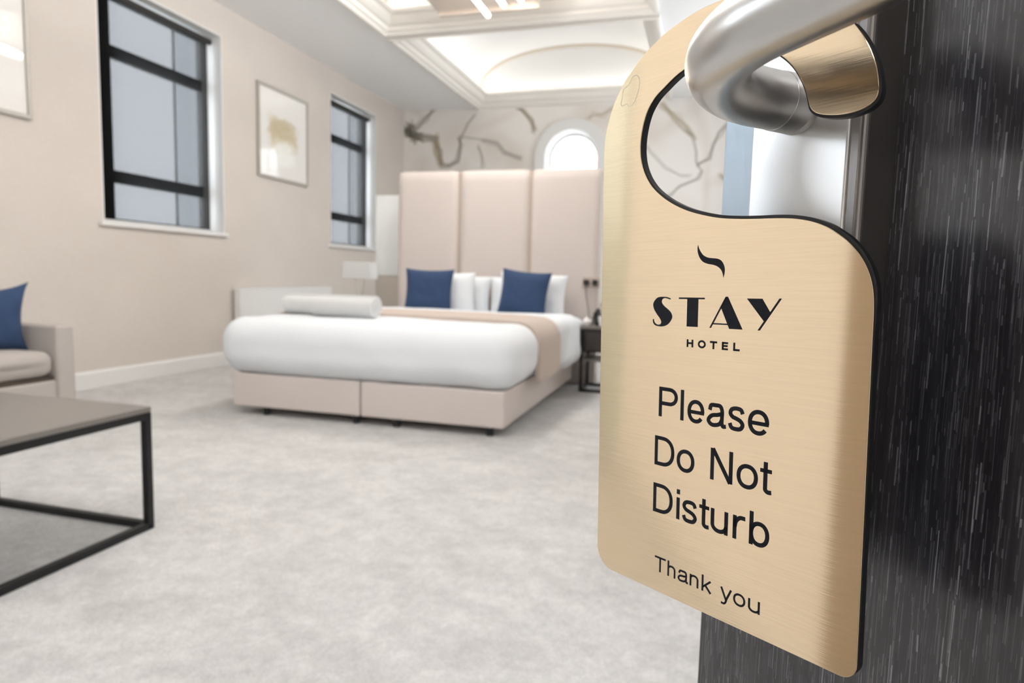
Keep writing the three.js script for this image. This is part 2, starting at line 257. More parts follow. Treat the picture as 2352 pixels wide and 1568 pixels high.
// ceiling with three coffers
const CX0 = -3.27, CX1 = -0.52, COFFERS = [[BZ, -6.57], [-6.42, -3.55], [-3.40, -0.53]];
{
  const s = new THREE.Shape(); s.moveTo(WX - 0.3, BZ - 0.3).lineTo(RX + 0.2, BZ - 0.3).lineTo(RX + 0.2, FZ + 0.16).lineTo(WX - 0.3, FZ + 0.16).closePath();
  for (const [a, b] of COFFERS) s.holes.push(new THREE.Path().moveTo(CX0, a).lineTo(CX0, b).lineTo(CX1, b).lineTo(CX1, a).closePath());
  const g = extr(s, 0.14); g.rotateX(Math.PI / 2); g.translate(0, CY + 0.14, 0);
  // roof slab far above keeps the sky out
  struct('ceiling', [boxUV(g), box(WX - 0.3, RX + 0.2, 4.6, 4.75, BZ - 0.3, FZ + 0.2)], M.ceiling);
}
COFFERS.forEach(([za, zb], k) => {
  const cx = (CX0 + CX1) / 2, a = (CX1 - CX0) / 2, y0 = 3.62, b = 0.60, n = 48;
  // barrel vault: up-stands, elliptical shell, lunette ends
  const pos = [], idx = [];
  for (let i = 0; i <= n; i++) { const t = Math.PI * i / n, X = cx - a * Math.cos(t), Y = y0 + b * Math.pow(Math.sin(t), 0.78); pos.push(X, Y, za, X, Y, zb); if (i < n) { const j = i * 2; idx.push(j, j + 1, j + 2, j + 1, j + 3, j + 2); } }
  const v = new THREE.BufferGeometry(); v.setAttribute('position', new THREE.Float32BufferAttribute(pos, 3)); v.setIndex(idx); v.computeVertexNormals();
  v.setAttribute('uv', new THREE.Float32BufferAttribute(new Float32Array(pos.length / 3 * 2), 2));
  const lun = new THREE.Shape(); lun.moveTo(CX0, CY);
  for (let i = 0; i <= n; i++) { const t = Math.PI * i / n; lun.lineTo(cx - a * Math.cos(t), y0 + b * Math.pow(Math.sin(t), 0.78)); }
  lun.lineTo(CX1, CY).closePath();
  const g = structGroup('ceiling_coffer');
  part('vault', v, M.vault, g);
  part('lunette', extr(lun, 0.02).translate(0, 0, za), M.vault, g); part('lunette', extr(lun, 0.02).translate(0, 0, zb - 0.02), M.vault, g);
  part('upstand', [box(CX0 - 0.02, CX0, CY, y0, za, zb), box(CX1, CX1 + 0.02, CY, y0, za, zb)], M.vault, g);
  const arc = []; for (let i = 0; i <= n; i++) { const t = Math.PI * i / n; arc.push([cx - a * Math.cos(t), y0 + b * Math.pow(Math.sin(t), 0.78) - 0.012, za + 0.03]); }
  part('arch_trim', tube(arc, 0.022, 80, 8), M.archTan, g);
  // stepped cornice, mitred round the opening: [inset, height]
  const prof = [[-0.03, CY - 0.035], [0.0, CY - 0.035], [0.025, CY - 0.01], [0.05, CY + 0.0], [0.055, CY + 0.03], [0.09, CY + 0.045], [0.115, CY + 0.075], [0.13, CY + 0.115], [0.165, CY + 0.13], [0.165, CY + 0.165], [0.06, CY + 0.165], [0.06, CY + 0.14], [-0.0, CY + 0.14], [-0.03, CY]];
  const C = [[CX0, za, 1, 1], [CX1, za, -1, 1], [CX1, zb, -1, -1], [CX0, zb, 1, -1]], P = [];
  for (let c = 0; c < 4; c++) {
    const A = C[c], B = C[(c + 1) % 4];
    for (let i = 0; i < prof.length; i++) {
      const [d0, h0] = prof[i], [d1, h1] = prof[(i + 1) % prof.length];
      const q = [[A, d0, h0], [A, d1, h1], [B, d0, h0], [B, d1, h1]].map(([K, d, h]) => [K[0] + K[2] * d, h, K[1] + K[3] * d]);
      P.push(...q[0], ...q[1], ...q[2], ...q[1], ...q[3], ...q[2]);
    }
  }
  const cg = new THREE.BufferGeometry(); cg.setAttribute('position', new THREE.Float32BufferAttribute(P, 3)); cg.computeVertexNormals(); cg.setAttribute('uv', new THREE.Float32BufferAttribute(new Float32Array(P.length / 3 * 2), 2));
  part('cornice', cg, M.cornice, g);
  // the light strip lying on the cornice
  const l = thing('cove_light', ['warm light strip hidden behind the cornice of the far vault over the bed', 'warm light strip hidden behind the cornice of the middle vault', 'warm light strip hidden behind the cornice of the vault nearest the door'][k], 'light', [cx, CY + 0.165, (za + zb) / 2]);
  const hx = a - 0.10, hz = (zb - za) / 2 - 0.10, y = 0.02;
  part('strip', [box(-hx, hx, 0, 0.015, -hz - 0.015, -hz + 0.015), box(-hx, hx, 0, 0.015, hz - 0.015, hz + 0.015), box(-hx - 0.015, -hx + 0.015, 0, 0.015, -hz, hz), box(hx - 0.015, hx + 0.015, 0, 0.015, -hz, hz)], M.stripGlow, l);
  const W = [cx, CY + 0.165, (za + zb) / 2], at = (x, yy, z) => [W[0] + x, W[1] + yy, W[2] + z];
  for (const s of [-1, 1]) {
    const L1 = areaLight('cove_lamp', WARM, COVE, 2 * hz, 0.03, [s * hx, y, 0], at(s * hx * 0.75, 1, 0), l); L1.rotation.set(0, 0, 0); L1.up.set(0, 0, 1); L1.lookAt(...at(s * hx * 0.75, 1, 0)); L1.rotateZ(Math.PI / 2);
    areaLight('cove_lamp', WARM, COVE, 2 * hx, 0.03, [0, y, s * hz], at(0, 1, s * hz * 0.75), l);
  }
});
// baseboards
const baseProf = (len) => { const s = new THREE.Shape(); s.moveTo(0, 0).lineTo(0.02, 0).lineTo(0.02, 0.105).quadraticCurveTo(0.018, 0.125, 0.006, 0.13).lineTo(0, 0.13).closePath(); return extr(s, len); };
struct('baseboard_left', boxUV(baseProf(FZ - BZ).translate(WX, 0, BZ)), M.white);
struct('baseboard_front', boxUV(baseProf(DX0 - 0.09 - WX).rotateY(Math.PI / 2).translate(WX, 0, FZ)), M.white);

// ---------------------------------------------------------------- windows and blinds in the left wall
WINDOWS.forEach(([a, b], k) => {
  const w = structGroup('window_' + (k + 1)), xo = WX - 0.19, d = 0.05;
  // white lining of the reveal
  part('lining', [box(WX - 0.29, WX + 0.0, WY0 - 0.001, WY1, a, a + 0.012), box(WX - 0.29, WX + 0.0, WY0 - 0.001, WY1, b - 0.012, b), box(WX - 0.29, WX + 0.0, WY1 - 0.012, WY1, a, b)], M.white, w);
  part('sill', rbox(WX - 0.2, WX + 0.035, WY0 - 0.03, WY0 + 0.004, a - 0.02, b + 0.045, 0.006), M.white, w);
  const zr = a + 0.37, zl = b - 0.29;            // the frame is heavier on the side towards the door
  part('window_frame', [box(xo - d, xo, WY0, WY1, zl, b - 0.012), box(xo - d, xo, WY1 - 0.06, WY1 - 0.012, a, b), box(xo - d, xo, WY0, WY0 + 0.05, a, b)], M.windowFrame, w);
  part('jamb', box(xo - d, xo, WY0, WY1, a + 0.012, a + 0.06), M.white, w);
  part('transom', box(xo - d, xo, 2.63, 2.725, a + 0.05, zl), M.windowFrame, w); part('transom', box(xo - d, xo, 1.63, 1.73, a + 0.05, zl), M.windowFrame, w);
  part('mullion', box(xo - d + 0.01, xo - 0.02, WY0 + 0.05, WY1 - 0.06, zr - 0.006, zr + 0.006), M.white, w);
  const ys = [[WY0 + 0.05, 1.63], [1.73, 2.63], [2.725, WY1 - 0.06]];
  for (const [y0, y1] of ys) { part('pane', box(xo - 0.032, xo - 0.028, y0, y1, zr + 0.012, zl), M.glass, w); part('pane', box(xo - 0.032, xo - 0.028, y0, y1, a + 0.06, zr - 0.012), M.glassGrey, w); }
  const t = thing('roller_blind', ['dark sheer roller blind over the small far window beside the headboard', 'dark sheer roller blind over the large window between the two pictures', 'dark sheer roller blind rolled up above the window nearest the door'][k], 'blind', [WX - 0.12, WY0, (a + b) / 2], 0, 'roller blinds on the left wall');
  const h = (b - a) / 2 - 0.02, H = WY1 - WY0, low = k === 2 ? H - 0.28 : 0;   // the last blind is rolled up
  part('fabric', new THREE.PlaneGeometry(2 * h - 0.04, H - 0.11 - low).rotateY(Math.PI / 2).translate(0, (H - 0.05 + low) / 2, 0.02), M.blind, t);
  part('roller', new THREE.CylinderGeometry(0.028, 0.028, 2 * h, 24).rotateX(Math.PI / 2).translate(0, H - 0.06, 0), M.blindTube, t);
  part('bottom_bar', rbox(-0.008, 0.008, low + 0.012, low + 0.034, -h + 0.04, h, 0.004), M.shade, t);
});
{
  // arched window: white architrave, curved glazing bars, panes
  const w = structGroup('window_4');
  const ring = (r0, r1, dz, z) => { const s = new THREE.Shape(); s.moveTo(AX - r1, 2.0).lineTo(AX - r1, ASP).absarc(AX, ASP, r1, Math.PI, 0, true).lineTo(AX + r1, 2.0).lineTo(AX + r0, 2.0).lineTo(AX + r0, ASP).absarc(AX, ASP, r0, 0, Math.PI, false).lineTo(AX - r0, 2.0).closePath(); return extr(s, dz, { bevelEnabled: true, bevelSize: 0.008, bevelThickness: 0.008, bevelSegments: 2 }).translate(0, 0, z); };
  part('architrave', ring(AR - 0.01, AR + 0.13, 0.05, BZ - 0.005), M.white, w);
  part('lining', ring(AR - 0.02, AR - 0.005, 0.24, BZ - 0.25), M.white, w);
  part('window_frame', ring(AR - 0.06, AR - 0.02, 0.04, BZ - 0.22), M.white, w);
  part('glazing_bar', [box(AX - 0.008, AX + 0.008, 2.0, ASP + AR - 0.04, BZ - 0.21, BZ - 0.19), box(AX - 0.2, AX - 0.185, 2.0, ASP + 0.28, BZ - 0.21, BZ - 0.19), box(AX + 0.185, AX + 0.2, 2.0, ASP + 0.28, BZ - 0.21, BZ - 0.19), box(AX - AR + 0.03, AX + AR - 0.03, ASP - 0.06, ASP - 0.045, BZ - 0.21, BZ - 0.19)], M.white, w);
  const s = new THREE.Shape(); s.moveTo(AX - AR + 0.03, 2.0).lineTo(AX + AR - 0.03, 2.0).lineTo(AX + AR - 0.03, ASP).absarc(AX, ASP, AR - 0.03, 0, Math.PI, false).closePath();
  part('pane', extr(s, 0.004).translate(0, 0, BZ - 0.205), M.glass, w);
}

// ---------------------------------------------------------------- the open door with its lock and lever
{
  const door = structGroup('door_1'); door.position.set(0.00305, 0, -0.22492); door.rotation.y = -46.9 * Math.PI / 180;
  const Y = 0.99143;
  const leaf = part('door_leaf', rbox(-0.0495, 0.80, 0.008, 2.04, -0.097, -0.053, 0.0012, 2), M.wood, door);
  part('back_plate', rbox(-0.0488, 0.02, Y - 0.155, Y + 0.13, -0.0535, -0.0515, 0.0006), M.steelBlue, door);
  const cs = new THREE.Shape(); cs.moveTo(-0.0175, -0.145).lineTo(0.0235, -0.145).lineTo(0.0235, 0.12).lineTo(-0.0175, 0.12).closePath();
  const lock = part('lock_case', extr(cs, 0.0135, { bevelEnabled: true, bevelSize: 0.002, bevelThickness: 0.0022, bevelSegments: 5 }).translate(0, Y, -0.0525), std({ color: rgb(0.30, 0.285, 0.28), metalness: 1, roughness: 0.36, bumpMap: rep(brushV, 0.05, 0.05), bumpScale: 0.00002 }), door);
  part('face_plate', rbox(-0.0192, 0.0205, Y - 0.145, Y + 0.12, -0.038, -0.0358, 0.0008), M.steelV, lock);
  // lever: straight neck, wide bend, long grip rising slightly towards the hinge
  class Lever extends THREE.Curve {
    getPoint(t, o = V3(0, 0, 0)) {
      const R = 0.044, zc = 0.0262 - R, n0 = 0.0072, arc = R * Math.PI / 2, gl = 0.10, s = t * (n0 + arc + gl), th = 0.07;
      let r, z; if (s < n0) { r = 0; z = zc - n0 + s; } else if (s < n0 + arc) { const a = (s - n0) / R; r = R * (1 - Math.cos(a)); z = zc + R * Math.sin(a); } else { r = R + s - n0 - arc; z = 0.0262; }
      return o.set(r * Math.cos(th), Y + r * Math.sin(th), z);
    }
  }
  const g = new THREE.TubeGeometry(new Lever(), 160, 0.0095, 40, false);
  const cap = new THREE.SphereGeometry(0.0095, 32, 20).translate(0.144 * Math.cos(0.07), Y + 0.144 * Math.sin(0.07), 0.0262);
  const lever = part('lever_handle', [g, cap], M.steel, door);
  part('collar', lathe([[0.0, -0.0052], [0.0092, -0.0052], [0.0097, -0.0047], [0.0098, 0.003], [0.0100, 0.0058], [0.0, 0.0058]]).rotateX(-Math.PI / 2).translate(0, Y, -0.0302), M.steel, lever);
  part('hinge', [cyl(0.007, 0.007, 0.1, 0.806, 0.25, -0.055), cyl(0.007, 0.007, 0.1, 0.806, 1.8, -0.055), cyl(0.007, 0.007, 0.1, 0.806, 1.05, -0.055)], M.steel, door);
}

// ---------------------------------------------------------------- the engraved door hanger
{
  const sign = thing('door_hanger', 'brushed brass hotel door hanger on the lever reading Please Do Not Disturb', 'door hanger', [-0.03595, 0.90756, -0.25384]);
  sign.rotation.set(0, -36.3 * Math.PI / 180, 1.7 * Math.PI / 180, 'YXZ');
  const mm = 0.001;
  const curveA = [[0, 66], [0.1, 71], [0.5, 76], [1.7, 80.8], [3.4, 85.1], [5.3, 88.8], [7.7, 92.2], [10.3, 95.2], [14.1, 98.5], [18.5, 101.7], [22.5, 104], [28.3, 106.6], [32.9, 108], [37.5, 109.1], [41.8, 109.8], [46.1, 110.1], [50.5, 110.2], [55, 110.1], [60, 109.6], [65, 108.6], [70, 107], [75, 104.7], [80, 101.8], [84, 98.6], [88, 94.8], [91, 91.6], [92.9, 89.4], [94.8, 86.5], [96.4, 83.5], [97.8, 80.2], [98.8, 77], [99.4, 73.7], [99.6, 70.8], [99.0, 68.8], [97.5, 67.5], [95.1, 66.7], [92, 66.4], [88.5, 66.7], [85.1, 67.5], [82.8, 68.5], [81.3, 70], [80.7, 71.6], [79.8, 74.6], [78.6, 77.7], [76.9, 80.9], [74.7, 84], [72, 86.8], [69, 89.2], [65, 91.5], [60, 93.3], [55, 94.1], [50, 94.3], [45, 94], [40.5, 93.3], [36.3, 92.2], [32.6, 90.7], [28.8, 88.6], [24.4, 85.8], [21, 81.7], [19, 76.3], [18.2, 70], [18.8, 64.6], [20.8, 59.6], [24.2, 54.9], [28.5, 51.2], [33.4, 48.1], [39.4, 45.3], [45.6, 43.3], [52.4, 41.7], [59.3, 40.8], [65.8, 40.3], [71.9, 40], [77.6, 39.4], [83, 38.1], [87.5, 36.2], [91, 33.9], [93.5, 31.9], [96, 29.1], [98.3, 25.5], [100, 21.2], [100.8, 16.8], [101, 12.4], [101, 6]];
  const pts = new THREE.CatmullRomCurve3(curveA.map(([x, y]) => V3(x, y, 0)), false, 'centripetal').getPoints(420).map((p) => [p.x, p.y]);
  for (const [cx, cy, r, a0, a1] of [[96.2, -86, 4.8, 0, -90], [8.2, -82.5, 8.2, -90, -180]]) for (let i = 0; i <= 16; i++) { const a = (a0 + (a1 - a0) * i / 16) * Math.PI / 180; pts.push([cx + r * Math.cos(a), cy + r * Math.sin(a)]); }
  const off = (d) => pts.map((p, i) => { const a = pts[(i + pts.length - 1) % pts.length], b = pts[(i + 1) % pts.length], tx = b[0] - a[0], ty = b[1] - a[1], L = Math.hypot(tx, ty) || 1; return [p[0] + ty / L * d, p[1] - tx / L * d]; }); // clockwise outline: d > 0 shrinks
  const shp = (list) => { const s = new THREE.Shape(); list.forEach(([x, y], i) => (i ? s.lineTo(x * mm, y * mm) : s.moveTo(x * mm, y * mm))); s.closePath(); return s; };
  part('brass_face', extr(shp(off(0.2)), 0.25 * mm, { bevelEnabled: true, bevelSize: 0.2 * mm, bevelThickness: 0.15 * mm, bevelSegments: 3 }).translate(0, 0, -0.4 * mm), M.brass, sign);
  // the black core stands out past the brass round the hook and along the shoulder
  const grow = pts.map(([x, y], i) => (i < 130 || y < 4 || i > 421 ? 0 : y < 52 ? Math.min(1, (y - 4) / 14) * 1.05 : y < 72 && x > 79 ? 0.75 : 0.35));
  for (let pass = 0; pass < 3; pass++) { const q = grow.slice(), n = q.length; for (let i = 0; i < n; i++) { let t = 0; for (let k = -7; k <= 7; k++) t += q[(i + k + n) % n]; grow[i] = i < 100 ? 0 : t / 15; } }
  const core = off(1).map(([x, y], i) => { const p = pts[i], d = 0.03 - grow[i]; return [p[0] + (x - p[0]) * d, p[1] + (y - p[1]) * d]; });
  part('backing', extr(shp(core), 2.5 * mm).translate(0, 0, -3.05 * mm), M.blackPlastic, sign);

  // engraved, black-filled writing: pen strokes of one width, in millimetres on the plate
  const poly = (list) => extr(shp(list), 0.07 * mm).translate(0, 0, -0.01 * mm);
  const stroke = (p, w, closed = false) => {       // a ribbon along points, butt ends
    const L = [], Rr = [], n = p.length;
    for (let i = 0; i < n; i++) {
      const a = closed ? p[(i + n - 1) % n] : p[Math.max(0, i - 1)], b = closed ? p[(i + 1) % n] : p[Math.min(n - 1, i + 1)], q = p[i];
      let d1 = [q[0] - a[0], q[1] - a[1]], d2 = [b[0] - q[0], b[1] - q[1]]; const l1 = Math.hypot(...d1), l2 = Math.hypot(...d2);
      if (l1 < 1e-9) d1 = d2; if (l2 < 1e-9) d2 = d1;
      const u1 = [d1[0] / Math.hypot(...d1), d1[1] / Math.hypot(...d1)], u2 = [d2[0] / Math.hypot(...d2), d2[1] / Math.hypot(...d2)];
      let t = [u1[0] + u2[0], u1[1] + u2[1]]; const tl = Math.hypot(...t) || 1; t = [t[0] / tl, t[1] / tl];
      const k = Math.min(2.5, 1 / Math.max(0.3, t[0] * u1[0] + t[1] * u1[1])) * w / 2;
      L.push([q[0] - t[1] * k, q[1] + t[0] * k]); Rr.push([q[0] + t[1] * k, q[1] - t[0] * k]);
    }
    const P = [], top = 0.06 * mm, bot = -0.01 * mm, m = closed ? n : n - 1;
    const tri = (...v) => { for (const [x, y, z] of v) P.push(x * mm, y * mm, z); };
    for (let i = 0; i < m; i++) {
      const j = (i + 1) % n, A = L[i], B = Rr[i], C = L[j], D = Rr[j], z = (q, h) => [q[0], q[1], h];
      tri(z(B, top), z(D, top), z(A, top), z(A, top), z(D, top), z(C, top));
      tri(z(A, bot), z(A, top), z(C, bot), z(C, bot), z(A, top), z(C, top)); tri(z(B, top), z(B, bot), z(D, bot), z(B, top), z(D, bot), z(D, top));
    }
    if (!closed) for (const i of [0, n - 1]) { const A = L[i], B = Rr[i]; tri([...A, bot], [...B, bot], [...A, top], [...A, top], [...B, bot], [...B, top]); }
    const g = new THREE.BufferGeometry(); g.setAttribute('position', new THREE.Float32BufferAttribute(P, 3)); g.computeVertexNormals();
    const uv = []; for (let i = 0; i < P.length; i += 3) uv.push(P[i], P[i + 1]); g.setAttribute('uv', new THREE.Float32BufferAttribute(uv, 2));
    return g;
  };
  const arcE = (cx, cy, rx, ry, a0, a1, n = 28, e = 2.25) => { const o = []; for (let i = 0; i <= n; i++) { const a = (a0 + (a1 - a0) * i / n) * Math.PI / 180, c = Math.cos(a), s = Math.sin(a); o.push([cx + rx * Math.sign(c) * Math.pow(Math.abs(c), 2 / e), cy + ry * Math.sign(s) * Math.pow(Math.abs(s), 2 / e)]); } return o; };
  const spl = (p, n = 40) => new THREE.CatmullRomCurve3(p.map(([x, y]) => V3(x, y, 0)), false, 'centripetal').getPoints(n).map((q) => [q.x, q.y]);
  // each glyph fills x0..x1 above base y; X = x-height, H = cap height, w = pen width
  const G = {
    l: (a, b, y, X, H, w) => [stroke([[a + w / 2, y], [a + w / 2, y + H]], w)],
    i: (a, b, y, X, H, w) => [stroke([[a + w / 2, y], [a + w / 2, y + X]], w), stroke([[a + w / 2, y + H - w * 1.25], [a + w / 2, y + H]], w)],
    P: (a, b, y, X, H, w) => { const l = a + w / 2, t = y + H - w / 2, m = y + H * 0.455, r = b - w / 2, ry = (t - m) / 2; return [stroke([[l, y], [l, y + H]], w), stroke([[l, t], [r - ry * 1.15, t], ...arcE(r - ry * 1.15, t - ry, ry * 1.15, ry, 90, -90, 24, 2.1), [l, m]], w)]; },
    D: (a, b, y, X, H, w) => { const l = a + w / 2, t = y + H - w / 2, m = y + w / 2, r = b - w / 2, rx = (r - l) * 0.62, ry = (t - m) / 2; return [stroke([[l, y], [l, y + H]], w), stroke([[l, t], [r - rx, t], ...arcE(r - rx, m + ry, rx, ry, 90, -90, 32, 2.25), [l, m]], w)]; },
    T: (a, b, y, X, H, w) => [stroke([[a, y + H - w / 2], [b, y + H - w / 2]], w), stroke([[(a + b) / 2, y], [(a + b) / 2, y + H - w / 2]], w)],
    H: (a, b, y, X, H, w) => [stroke([[a + w / 2, y], [a + w / 2, y + H]], w), stroke([[b - w / 2, y], [b - w / 2, y + H]], w), stroke([[a, y + H * 0.52], [b, y + H * 0.52]], w * 0.95)],
    E: (a, b, y, X, H, w) => [stroke([[a + w / 2, y], [a + w / 2, y + H]], w), ...[y + w / 2, y + H * 0.51, y + H - w / 2].map((Y, i) => stroke([[a, Y], [i === 1 ? b - 0.12 : b, Y]], w * 0.95))],
    L: (a, b, y, X, H, w) => [stroke([[a + w / 2, y], [a + w / 2, y + H]], w), stroke([[a, y + w / 2], [b, y + w / 2]], w)],
    O: (a, b, y, X, H, w) => [stroke(arcE((a + b) / 2, y + H / 2, (b - a - w) / 2, (H - w) / 2 + 0.04, 0, 360 - 9, 39, 2), w, true)],
    N: (a, b, y, X, H, w) => [stroke([[a + w / 2, y], [a + w / 2, y + H]], w), stroke([[b - w / 2, y], [b - w / 2, y + H]], w), stroke([[a + w * 0.62, y + H - w * 0.1], [b - w * 0.62, y + w * 0.1]], w * 1.05)],
    o: (a, b, y, X, H, w) => [stroke(arcE((a + b) / 2, y + X / 2, (b - a - w) / 2, (X - w) / 2 + w * 0.1, 0, 351, 39, 2.15), w, true)],
    e: (a, b, y, X, H, w) => { const cx = (a + b) / 2, cy = y + X / 2, rx = (b - a - w) / 2, ry = (X - w) / 2 + w * 0.1; return [stroke([[b - w / 2, y + X * 0.47], ...arcE(cx, cy, rx, ry, 2, 322, 48, 2.15)], w), stroke([[a + w * 0.7, y + X * 0.47], [b - w * 0.08, y + X * 0.47]], w * 0.92)]; },
    a: (a, b, y, X, H, w) => { const r = b - w * 1.15, l = a + w / 2; return [stroke(spl([[a + w * 0.85, y + X * 0.69], [a + (b - a) * 0.22, y + X * 0.90], [a + (b - a) * 0.45, y + X - w * 0.42], [r - w * 0.55, y + X * 0.91], [r, y + X * 0.73], [r, y + X * 0.4], [r + w * 0.02, y + X * 0.17], [r + w * 0.35, y + w * 0.42], [b, y + w * 0.52]]), w), stroke(spl([[r, y + X * 0.60], [r - w * 1.2, y + X * 0.53], [l + w * 0.9, y + X * 0.46], [l, y + X * 0.25], [l + w * 0.7, y + w * 0.55], [a + (b - a) * 0.42, y + w * 0.4], [r - w * 0.6, y + X * 0.16], [r, y + X * 0.34]]), w)]; },
    s: (a, b, y, X, H, w) => { const W = b - a, q = (u, v) => [a + w / 2 + u * (W - w), y - w * 0.1 + w / 2 + v * (X + w * 0.2 - w)]; return [stroke(spl([q(0.97, 0.77), q(0.84, 0.95), q(0.5, 1.0), q(0.14, 0.93), q(0.03, 0.74), q(0.2, 0.58), q(0.5, 0.51), q(0.82, 0.41), q(0.98, 0.24), q(0.84, 0.05), q(0.5, 0), q(0.14, 0.05), q(0, 0.25)], 56), w)]; },
    t: (a, b, y, X, H, w) => { const c = a + (b - a) * 0.46; return [stroke(spl([[c, y + H * 0.93], [c, y + X * 0.6], [c, y + X * 0.3], [c + w * 0.08, y + w * 0.85], [c + w * 0.65, y + w * 0.45], [b, y + w * 0.5]]), w), stroke([[a, y + X - w * 0.45], [b, y + X - w * 0.45]], w * 0.9)]; },
    u: (a, b, y, X, H, w) => { const l = a + w / 2, r = b - w / 2, ry = X * 0.36; return [stroke([[l, y + X], [l, y + ry], ...arcE((l + r) / 2, y + ry, (r - l) / 2, ry - w * 0.42, 180, 360, 24, 2.1)], w), stroke([[r, y], [r, y + X]], w)]; },
    n: (a, b, y, X, H, w) => { const l = a + w / 2, r = b - w / 2, ry = X * 0.36; return [stroke([[l, y], [l, y + X]], w), stroke([...arcE((l + r) / 2, y + X - ry, (r - l) / 2, ry - w * 0.42, 180, 0, 24, 2.1), [r, y]], w)]; },
    h: (a, b, y, X, H, w) => { const l = a + w / 2, r = b - w / 2, ry = X * 0.36; return [stroke([[l, y], [l, y + H]], w), stroke([...arcE((l + r) / 2, y + X - ry, (r - l) / 2, ry - w * 0.42, 180, 0, 24, 2.1), [r, y]], w)]; },
    r: (a, b, y, X, H, w) => { const l = a + w / 2; return [stroke([[l, y], [l, y + X]], w), stroke(spl([[l, y + X * 0.5], [l + w * 0.35, y + X * 0.76], [l + w * 1.3, y + X * 0.93], [b, y + X * 0.95]]), w)]; },
    b: (a, b, y, X, H, w) => { const l = a + w / 2; return [stroke([[l, y], [l, y + H]], w), stroke(arcE((l + b - w / 2) / 2, y + X / 2, (b - w / 2 - l) / 2, (X - w) / 2 + w * 0.1, 0, 351, 39, 2.15), w, true)]; },
    k: (a, b, y, X, H, w) => [stroke([[a + w / 2, y], [a + w / 2, y + H]], w), stroke([[a + w / 2, y + X * 0.32], [b - w * 0.75, y + X]], w), stroke([[a + (b - a) * 0.38, y + X * 0.52], [b - w * 0.55, y]], w * 1.05)],
    y: (a, b, y, X, H, w) => [stroke([[a + w * 0.5, y + X], [(a + b) / 2 + w * 0.1, y + w * 0.1]], w), stroke(spl([[b - w * 0.5, y + X], [(a + b) / 2 + w * 0.45, y + X * 0.16], [(a + b) / 2 - w * 0.25, y - X * 0.18], [(a + b) / 2 - w * 1.1, y - X * 0.30], [a + w * 0.6, y - X * 0.28]]), w)],
  };
  const letters = (text, spans, y, X, H, w) => { [...text].forEach((c, i) => part('letter', G[c](spans[i][0], spans[i][1], y, X, H, w), M.inlay, sign)); };
  letters('Please', [[29.4, 37.6], [38.85, 40.05], [41.8, 48.6], [49.6, 57], [57.7, 63.8], [64.9, 72.1]], -26.4, 7.75, 10.65, 1.36);
  letters('DoNot', [[28, 36.7], [37.8, 45.2], [51.6, 60], [61.5, 69], [69.7, 73.6]], -44.2, 7.75, 10.65, 1.36);
  letters('Disturb', [[27.8, 36.5], [38.2, 39.4], [40.6, 46.9], [47.7, 51.6], [52.3, 58.9], [60.7, 65.1], [66.6, 73.5]], -61.5, 7.75, 10.65, 1.36);
  letters('Thankyou', [[29.2, 34.1], [35.0, 38.5], [39.5, 43.9], [44.6, 48.2], [49.5, 53.5], [56.8, 61.2], [61.7, 66.1], [67.1, 71.2]], -83.2, 4.1, 5.6, 0.70);
  letters('HOTEL', [[40.75, 43.4], [45.3, 48.4], [50.05, 52.75], [54.6, 56.85], [58.8, 61.1]], -0.85, 2, 2.65, 0.66);
  const art = (lists) => part('letter', lists.map(poly), M.inlay, sign);
  art([[...spl([[33.5, 15.6], [32.2, 16], [30.4, 16.15], [27.6, 15.8], [25.8, 13.7], [26.2, 11.8], [27.6, 9.9], [29, 8.4], [29.6, 7.2], [29.2, 6.5], [28.3, 6.25], [27.1, 6.6], [26.4, 7.4], [26.2, 8.2]], 60), ...spl([[25.75, 8.1], [25.9, 7], [26.7, 6.05], [28.3, 5.7], [30.5, 5.75], [32.7, 6.7], [34.3, 9], [33.8, 10.6], [32.3, 11.9], [30.5, 13.1], [29.6, 14.3], [29.9, 15.3], [30.9, 15.7], [32, 15.55], [33.3, 15.2]], 60)]]);
  art([[[37, 16], [47.5, 16], [47.5, 15.45], [37, 15.45]], [[40.5, 15.5], [45, 15.5], [45, 6.15], [40.5, 6.15]]]);
  art([[[55.6, 16.4], [56.3, 16.4], [61.9, 6.1], [57.1, 6.1], [53.8, 12.9]], [[49.6, 6.1], [50.25, 6.1], [56.0, 16.3], [55.6, 16.4], [55.4, 16.3]], [[50.9, 7.75], [56.6, 7.75], [56.8, 7.3], [50.7, 7.3]]]);
  art([[[63.1, 15.9], [68.4, 15.9], [71.2, 11.7], [69.2, 8.9]], [[74.0, 16.0], [74.75, 16.0], [67.9, 6.1], [67.1, 6.1]]]);
  part('emblem', poly([...spl([[44.25, 33.5], [44.1, 32.2], [44.4, 30.6], [45.3, 28.9], [46.5, 27.8], [48.3, 27.1], [50.5, 26.7], [52.3, 26.0], [53.6, 24.8], [54.1, 23.7], [54.4, 22.5]], 50), ...spl([[54.75, 23.9], [54.8, 25.2], [54.4, 26.6], [53.5, 27.9], [52.2, 28.6], [50.2, 28.9], [48.2, 29.2], [46.5, 30], [45.4, 31.2], [44.7, 32.3]], 40)]), M.inlay, sign);
  part('scratch_mark', [stroke(spl([[12.4, 93.9], [14.2, 95.7], [16.2, 95.4], [17.1, 93.4], [16.7, 90.4], [15.1, 86.8], [13.6, 85.5], [12.2, 85.6], [11.2, 86.6], [9.2, 86.3], [8.4, 86.9], [8.9, 89.4], [9.3, 91.7], [10.6, 92.8], [12, 93.2], [12.4, 93.9]], 70), 0.28)], M.scratch, sign);
}

